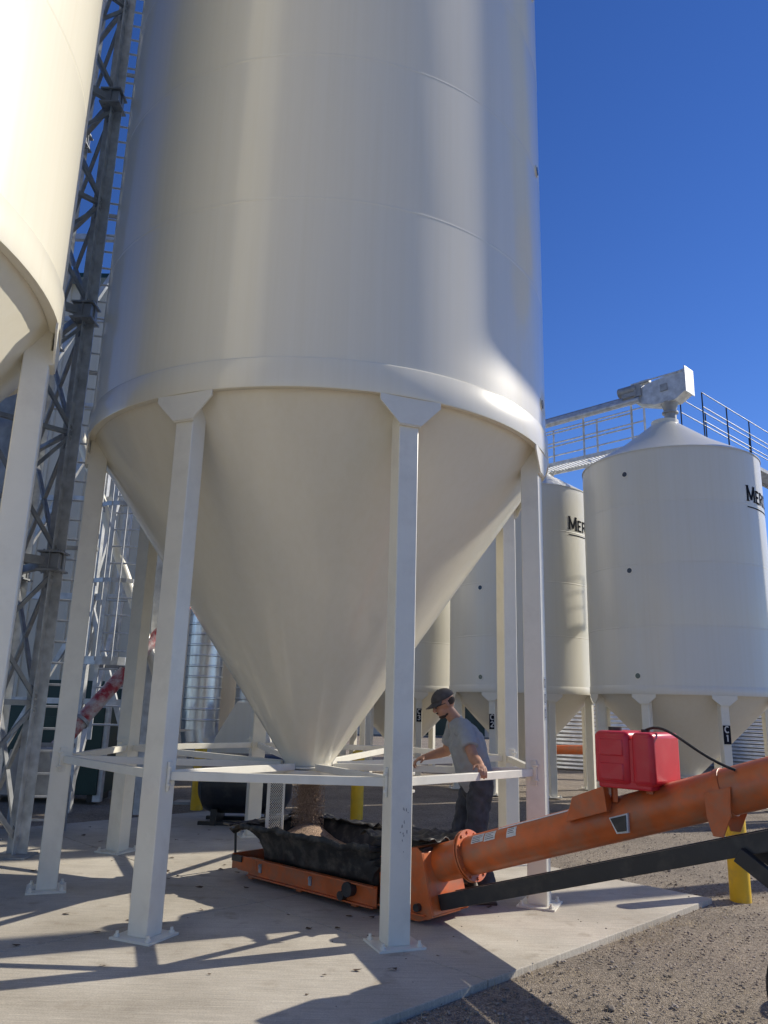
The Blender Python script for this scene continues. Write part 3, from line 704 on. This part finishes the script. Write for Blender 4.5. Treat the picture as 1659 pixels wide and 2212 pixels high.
for z in(0,3,6):
    k.bar((-5.6,11.4,z+.2),(-4.3,11.4,z+2.9),.07,.07).bar((-4.3,11.4,z+2.9),(-3.3,11.4,z+.2),.07,.07).bar((-5.6,11.4,z+3),(-3.3,11.4,z+3),.08,.1).bar((-4.3,11.4,z+.2),(-4.3,12.6,z+2.9),.07,.07).bar((-5.6,11.4,z+1.5),(-3.3,11.4,z+1.5),.06,.08)
k.obj('cross_brace',GALV,t2,smooth=False)
wp=root('spout_pipe',(-4.8,10.6,5.5),'white sloping spout pipe clamped to the steel frame','pipe')
MB().tube((-5.0,11.15,6.2),(-3.15,11.15,1.9),.075,n=20).obj('pipe',GREYW,wp)
for q in(.3,.7): p=Vector((-5.0,11.15,6.2)).lerp(Vector((-3.15,11.15,1.9)),q); MB().bar(p,p+Vector((0,.25,0)),.1,.1).obj('clamp',GALVD,wp,smooth=False)
rp=root('transfer_pipe',(-4.1,9.9,0),'worn red and white sloping transfer pipe','pipe')
a=Vector((-4.05,9.9,.82)); b=Vector((-2.2,13.0,4.5)); MB().tube(a,b,.095,n=24).obj('pipe',REDW,rp)
for t_ in(.12,.3,.55,.8): p=a.lerp(b,t_); dd=(b-a).normalized()*.02; MB().tube(p-dd,p+dd,.115,n=20).obj('clamp',GALVD,rp)
MB().prism([(-4.45,9.7,.45),(-3.7,9.7,.45),(-3.85,9.7,.95),(-4.3,9.7,.95)],(0,.5,0)).obj('inlet_box',GALVD,rp,smooth=False)
for x in(-4.4,-3.75):
    for y in(9.5,9.9): MB().bar((x,y,0),(x,y,.47),.05,.05).obj('stand_leg',GALVD,rp,smooth=False)
MB().bar((-3.1,11.5,0),(-3.1,11.5,2.7),.07,.07).obj('support_post',GALVD,rp,smooth=False)
ge=root('equipment_cabinet',(-5.3,12.9,0),'dark green metal equipment cabinet on the slab','cabinet')
MB().box((-5.3,12.9,.75),(2.0,.8,1.3)).obj('cabinet',GREEN,ge,smooth=False,bevel=.01)
for x in(-6.2,-4.4): MB().box((x,12.9,.05),(.1,.7,.12)).obj('foot',BLACKP,ge,smooth=False)
MB().box((-5.0,12.49,.8),(.6,.02,.9)).obj('door',GREEN,ge,smooth=False)
# ---------------------------------------------------------------- auger
P0=Vector((.47,6.48,0)); A=Vector((.743,-.669,0)); Nn=Vector((.669,.743,0))
def L(t,n_,z): return P0+A*t+Nn*n_+Z*z
def tz(t): return .383+.327*t
RA=Matrix((A,Nn,Z)).transposed()
sl=Vector((A.x,A.y,.327)).normalized(); upn=(Z-sl*sl.dot(Z)).normalized()
au=root('grain_auger',L(0,0,0),'orange portable grain auger with canvas intake hopper','auger')
MB().tube(L(-.08,0,tz(-.08)),L(7.5,0,tz(7.5)),.137,n=48,cap=True).obj('auger_tube',ORANGE,au)
fl=MB()
def ring(t,r,w):
    c=L(t,0,tz(t)); fl.tube(c-sl*w/2,c+sl*w/2,r,n=40)
ring(.33,.185,.014); ring(.352,.185,.014)
for k in range(12):
    th=2*math.pi*k/12; c=L(.34,0,tz(.34))+(Nn*math.cos(th)+upn*math.sin(th))*.163; fl.tube(c-sl*.03,c+sl*.03,.011,n=6)
fl.obj('flange',ORANGE,au)
bx=MB()
for n_ in(-.22,.22):
    bx.prism([L(-.36,n_,.08),L(-.38,n_,.42),L(-.30,n_,.46),L(.00,n_,.53),L(.05,n_,.50),L(.16,n_,.07),L(.03,n_,.02),L(-.22,n_,.02)],Nn*.014)
bx.prism([L(.04,0,.50),L(.15,0,.08),L(.162,0,.08),L(.052,0,.50)],Nn*.43)
bx.prism([L(-.30,0,.455),L(.00,0,.525),L(.00,0,.535),L(-.30,0,.465)],Nn*.43)
bx.prism([L(-.36,0,.06),L(.10,0,.04),L(.10,0,.055),L(-.36,0,.075)],Nn*.43)
bx.obj('boot',ORANGE,au,smooth=False,bevel=.004)
for (t_,z_,r_) in((-.28,.40,.03),(.03,.12,.028),(-.3,.12,.022)): MB().tube(L(t_,-.22,z_),L(t_,-.265,z_),r_,n=16).obj('bearing_knob',BLACKP,au)
fr=MB()
for n_ in(-.27,.33):
    fr.box(L(-1.13,n_,.13),(1.55,.012,.15),RA); fr.box(L(-1.13,n_-.02*(1 if n_<0 else -1),.20),(1.55,.05,.012),RA); fr.box(L(-1.13,n_-.02*(1 if n_<0 else -1),.055),(1.55,.05,.012),RA)
    fr.box(L(-1.98,n_,.14),(.34,.02,.11),RA)
fr.box(L(-2.15,.03,.14),(.02,.62,.13),RA); fr.box(L(-1.0,.03,.075),(2.2,.58,.012),RA)
for t_ in(-1.9,-1.25,-.6): fr.box(L(t_,.03,.045),(.06,.6,.05),RA)
fr.obj('hopper_frame',ORANGE,au,smooth=False,bevel=.003)
for t_ in(-1.75,-1.1): MB().box(L(t_,-.283,.13),(.03,.012,.07),RA).tube(L(t_,-.28,.15),L(t_,-.30,.15),.012,n=8).obj('latch',GALVD,au)
MB().tube(L(-.62,-.27,.15),L(-.62,-.34,.15),.055,n=20).tube(L(-.7,-.27,.09),L(-.7,-.33,.09),.035,n=16).obj('bearing',BLACKP,au)
MB().box(L(-2.08,-.28,.17),(.14,.03,.05),RA).obj('latch',BLACKP,au)
cvv=MB(); NT=160
def rectpt(u,t0,t1,n0,n1):
    pr=2*((t1-t0)+(n1-n0)); s=u*pr; a=t1-t0;b=n1-n0
    if s<a: return t0+s,n0
    s-=a
    if s<b: return t1,n0+s
    s-=b
    if s<a: return t1-s,n1
    s-=a
    return t0,n1-s
levels=[(0,.20,-1.74,-.40,-.25,.30),(.2,.24,-1.74,-.40,-.26,.31),(.35,.28,-1.75,-.38,-.265,.32),(.55,.33,-1.77,-.34,-.28,.34),(.7,.37,-1.79,-.30,-.29,.36),(.85,.42,-1.84,-.20,-.31,.39),(.95,.46,-1.88,-.08,-.325,.42),(1,.49,-1.93,.02,-.34,.45),(1.05,.492,-1.95,.04,-.35,.465),(1.2,.45,-1.965,.05,-.365,.475)]
for li,(q,z,t0,t1,n0,n1) in enumerate(levels):
    for k in range(NT):
        t_,n_=rectpt(k/NT,t0,t1,n0,n1)
        if q>.6 and t_>-.35 and n_<-.15: n_=max(n_,-.20)
        am=.006+.020*min(1,q)
        w2=noise.noise(Vector((t_*9+9,n_*9,q*3)))*am+noise.noise(Vector((t_*22,n_*22,q*5)))*am*.5; w3=noise.noise(Vector((t_*5,n_*5,5)))*am*1.1+noise.noise(Vector((t_*17,n_*17,8)))*am*.6
        if q<.2: w3=0
        zz=z+(.05*max(0,(t_+.5)) if q>.8 else 0)
        cvv.v.append(L(t_+w2*.6,n_+w2,zz+w3))
for li in range(len(levels)-1):
    for k in range(NT): a_=li*NT+k;b_=li*NT+(k+1)%NT; cvv.f.append([a_,b_,b_+NT,a_+NT])
c_=cvv.obj('canvas_hopper',CANVAS,au,ang=50,fixn=False)
c_.modifiers.new('sol','SOLIDIFY').thickness=.006
def flap(tf,nf,seed,drop,nu,nv):
    fp=MB()
    for j in range(nv+1):
        for i in range(nu+1):
            t_=tf(i/nu,j/nv); n_=nf(i/nu,j/nv)
            z=.50+.04*noise.noise(Vector((t_*6,n_*7,seed)))+.035*noise.noise(Vector((t_*15,n_*15,seed+2)))-drop(i/nu,j/nv)
            fp.v.append(L(t_,n_,z))
    for j in range(nv):
        for i in range(nu): a_=j*(nu+1)+i; fp.f.append([a_,a_+1,a_+nu+2,a_+nu+1])
    c_=fp.obj('canvas_flap',CANVAS,au,ang=40,fixn=False); c_.modifiers.new('sol','SOLIDIFY').thickness=.006
flap(lambda u,v:-2.15+u*1.5,lambda u,v:.40+v*.34,2,lambda u,v:-.01+.10*v*v,44,16)
flap(lambda u,v:-2.16+v*.28,lambda u,v:-.34+u*.85,12,lambda u,v:.01+.09*(1-v)**2,30,10)
flap(lambda u,v:-.62+u*.72,lambda u,v:-.20+v*.62,22,lambda u,v:-.05-.03*u,34,18)
MB().tube(L(-2.22,-.30,.44),L(-2.12,.62,.50),.012,n=8).tube(L(-2.15,-.25,.1),L(-2.18,-.25,.46),.012,n=8).tube(L(-2.12,.5,.1),L(-2.12,.5,.5),.012,n=8).tube(L(-2.40,-.22,.43),L(-1.9,-.30,.46),.010,n=8).obj('hopper_rod',BLACKP,au)
tr=MB()
tr.bar(L(.15,-.11,.155+.0),L(7,-.11,.155+.311*6.85),.05,.11); tr.bar(L(.15,.11,.155),L(7,.11,.155+.311*6.85),.05,.11)
for k in range(1,14): tr.bar(L(k*.5,-.11,.12+.311*k*.5),L(k*.5,.11,.12+.311*k*.5),.03,.05)
tr.obj('truss_beam',BLACKP,au,bevel=.004,smooth=False)
for t_ in(2.25,3.6,5.2):
    cl=MB(); c=L(t_,0,tz(t_)); cl.tube(c-sl*.02,c+sl*.02,.145,n=32)
    for n_ in(-.150,.150): cl.prism([L(t_-.08,n_,tz(t_)+.0),L(t_+.08,n_,tz(t_)+.05),L(t_+.07,n_,tz(t_)-.12),L(t_+.02,n_,tz(t_)-.24),L(t_-.04,n_,tz(t_)-.24),L(t_-.07,n_,tz(t_)-.14)],Nn*.012)
    cl.obj('clamp_bracket',ORANGE,au,smooth=False,bevel=.003)
def decal(t0,t1,a0,a1,m,nm,r=.1395):
    d=MB(); nn=8
    for k in range(nn+1):
        th=a0+(a1-a0)*k/nn; o=(-Nn*math.cos(th)+upn*math.sin(th))*r
        d.v+=[L(t0,0,tz(t0))+o,L(t1,0,tz(t1))+o]
    d.f=[[2*k,2*k+1,2*k+3,2*k+2] for k in range(nn)]
    return d.obj(nm,m,au,fixn=False)
decal(.45,.555,.55,1.1,WHITE,'decal'); decal(.565,.66,.50,1.05,WHITE,'decal'); decal(.76,.84,.40,.95,WHITE,'decal'); decal(.67,1.24,1.06,1.22,WHITE,'decal')
for i in range(4):
    for (s0,s1) in((.46,.545),(.575,.65),(.77,.83)): decal(s0,s1-.03*random.random(),.60+i*.11,.63+i*.11,INK,'decal_print',.1402)
MB().prism([L(1.55,-.145,tz(1.55)+.02),L(1.68,-.145,tz(1.68)+.02),L(1.68,-.145,tz(1.68)-.10),L(1.60,-.145,tz(1.60)-.09)],Nn*.03).obj('level_indicator',GALV,au,smooth=False,bevel=.003)
MB().prism([L(1.565,-.165,tz(1.57)+.01),L(1.67,-.165,tz(1.67)+.01),L(1.67,-.165,tz(1.67)-.085),L(1.61,-.165,tz(1.61)-.08)],Nn*.008).obj('indicator_face',BLACKP,au,smooth=False)
uc=MB()
for n_ in(-.16,.16): uc.bar(L(2.35,n_,.80),L(2.75,n_*1.3,.55),.05,.09)
uc.bar(L(2.65,-.1,.86),L(2.95,-.6,.3),.06,.06); uc.bar(L(2.65,.1,.86),L(2.95,.9,.3),.06,.06)
uc.bar(L(2.95,-.75,.31),L(2.95,.95,.31),.06,.06); uc.obj('undercarriage',BLACKP,au,smooth=False,bevel=.004)
def wheel(t_,n_):
    Rw=Matrix((A,Z,-Nn)).transposed()
    w=MB().lathe([(.2,-.08),(.24,-.09),(.30,-.085),(.33,-.06),(.34,0),(.33,.06),(.30,.085),(.24,.09),(.2,.08)],L(t_,n_,.30),n=48,R=Rw).obj('tyre',RUBBER,au)
    MB().lathe([(.001,.03),(.06,.05),(.07,.02),(.18,.01),(.205,.08),(.205,-.08),(.1,-.04),(.001,-.04)],L(t_,n_,.30),n=32,R=Rw).obj('rim',WHITE,w)
wheel(2.95,-.68); wheel(2.95,.9)
# ---------------------------------------------------------------- red tank
TC=L(1.69,0,0); zb=1.105
ft=root('fuel_container',TC+Z*zb,'red plastic fuel tank strapped on the orange auger tube','fuel tank')
def bev(o,w,s=4):
    m=o.modifiers.new('b','BEVEL'); m.width=w; m.segments=s
bev(MB().box(TC-A*.075+Z*(zb+.185),(.25,.44,.335),RA).obj('tank_body',RED,ft),.04)
bev(MB().box(TC+A*.135+Z*(zb+.185),(.15,.44,.33),RA).obj('tank_body',RED,ft),.035)
tk=MB(); tk.box(TC+A*.055+Z*(zb+.17),(.08,.40,.27),RA)
tk.box(TC-A*.0+Z*(zb+.02),(.36,.40,.05),RA)
bev(tk.obj('tank_rib',RED,ft),.012,3)
bev(MB().box(TC-A*.075-Nn*.212+Z*(zb+.25),(.17,.03,.11),RA).obj('tank_panel',RED,ft),.012,3)
bev(MB().box(TC-A*.075-Nn*.212+Z*(zb+.10),(.17,.03,.11),RA).obj('tank_panel',RED,ft),.012,3)
MB().tube(TC-A*.12-Nn*.05+Z*(zb+.345),TC-A*.12-Nn*.05+Z*(zb+.375),.045,n=24).obj('filler_cap',BLACKP,ft)
MB().tube(TC+A*.05+Nn*.05+Z*(zb+.28),TC+A*.05+Nn*.05+Z*(zb+.365),.03,n=16).obj('hose_fitting',BLACKP,ft)
pts=[]
for k in range(15):
    q=k/14; p=(TC+A*.05+Nn*.05+Z*(zb+.36)).lerp(L(2.35,-.10,tz(2.35)+.11),q)+Z*(.10*math.sin(math.pi*q)*(1-q)*1.3)-Nn*(.12*math.sin(math.pi*q)); pts.append(p)
MB().path(pts,.009,8).obj('fuel_hose',RUBBER,ft)
MB().box(TC+Z*(zb-.0),(.34,.36,.012),RA).bar(TC-A*.12-Nn*.1+Z*(zb-.10),TC-A*.12-Nn*.1+Z*zb,.05,.03).bar(TC+A*.12-Nn*.1+Z*(zb-.03),TC+A*.12-Nn*.1+Z*zb,.05,.03).prism([L(1.25,-.1,tz(1.25)+.06),L(1.55,-.1,tz(1.55)+.06),L(1.53,-.1,zb),L(1.30,-.1,zb-.09)],Nn*.16).obj('mount_bracket',ORANGE,ft,smooth=False,bevel=.003)
# ---------------------------------------------------------------- grain
gs=MB()
oc=[(1,0,0),(-1,0,0),(0,1,0),(0,-1,0),(0,0,1),(0,0,-1)]; of=[(0,2,4),(2,1,4),(1,3,4),(3,0,4),(2,0,5),(1,2,5),(3,1,5),(0,3,5)]
for k in range(13000):
    z=random.uniform(.42,.91); sp=.050+.04*(.9-z)
    dx=random.gauss(0,sp)+.02*noise.noise(Vector((0,k%7,z*9)))
    x=MAIN.x+.02+max(-.15,min(.15,dx)); y=MAIN.y+max(-.13,min(.13,random.gauss(0,sp*.9))); i=len(gs.v); r=random.uniform(.0018,.0036)
    for p in oc: gs.v.append(Vector((x+p[0]*r,y+p[1]*r,z+p[2]*r*2.8)))
    gs.f+=[[i+q for q in f] for f in of]
gso=gs.obj('grain_stream',GRAIN,None,ang=80,fixn=False); tag(gso,'stream of brown grain falling from the bin outlet','grain',kind='stuff')
gp=MB(); nu,nv=40,16
for j in range(nv+1):
    for i in range(nu+1):
        t_=-1.82+i/nu*1.4; n_=-.27+j/nv*.60
        d2=((t_+1.72)**2+(n_-.25)**2)
        gp.v.append(L(t_,n_,.33+.14*math.exp(-d2/.06)+.01*noise.noise(Vector((t_*9,n_*9,0)))))
for j in range(nv):
    for i in range(nu): a_=j*(nu+1)+i; gp.f.append([a_,a_+1,a_+nu+2,a_+nu+1])
gpo=gp.obj('grain_pile',GRAIN,None,ang=80); tag(gpo,'heap of brown grain inside the canvas hopper','grain',kind='stuff')
# ---------------------------------------------------------------- camera
cam=bpy.data.cameras.new('Camera'); co=bpy.data.objects.new('Camera',cam); COL.objects.link(co)
cam.sensor_fit='HORIZONTAL'; cam.sensor_width=36; cam.lens=36*1661/1659; cam.clip_end=2000; cam.clip_start=.05
p=rad(13.9); fwd=V((0,math.cos(p),math.sin(p))); up0=V((0,-math.sin(p),math.cos(p))); r0=V((1,0,0))
Xc=r0*.99963+up0*.0271; Yc=-r0*.0271+up0*.99963
M=Matrix((Xc,Yc,-fwd)).transposed().to_4x4(); M.translation=V((0,0,1.6)); co.matrix_world=M
scene.camera=co
# ---------------------------------------------------------------- light
S=V((math.sin(rad(SUN_AZ))*math.cos(rad(SUN_EL)),math.cos(rad(SUN_AZ))*math.cos(rad(SUN_EL)),math.sin(rad(SUN_EL))))
sl_=bpy.data.lights.new('sun','SUN'); sl_.energy=5.0; sl_.angle=rad(.5); sl_.color=(1,.93,.80)
so=bpy.data.objects.new('sun',sl_); COL.objects.link(so); so.rotation_euler=S.to_track_quat('Z','Y').to_euler(); so.location=(20,20,30)
w=bpy.data.worlds.new('World'); scene.world=w; w.use_nodes=True; nt=w.node_tree
sk=nt.nodes.new('ShaderNodeTexSky'); sk.sky_type='NISHITA'; sk.sun_disc=False; sk.sun_elevation=rad(SUN_EL); sk.sun_rotation=rad(SUN_AZ); sk.altitude=1500; sk.air_density=1.0; sk.dust_density=.0; sk.ozone_density=3.6
hs=nt.nodes.new('ShaderNodeHueSaturation'); hs.inputs['Hue'].default_value=.516; hs.inputs['Saturation'].default_value=1.22; hs.inputs['Value'].default_value=1.0
nt.links.new(sk.outputs[0],hs.inputs['Color']); nt.links.new(hs.outputs[0],nt.nodes['Background'].inputs[0]); nt.nodes['Background'].inputs[1].default_value=.135
scene.view_settings.view_transform='Standard'; scene.view_settings.look='None'; scene.view_settings.exposure=0
print('done',time.time()-T0)
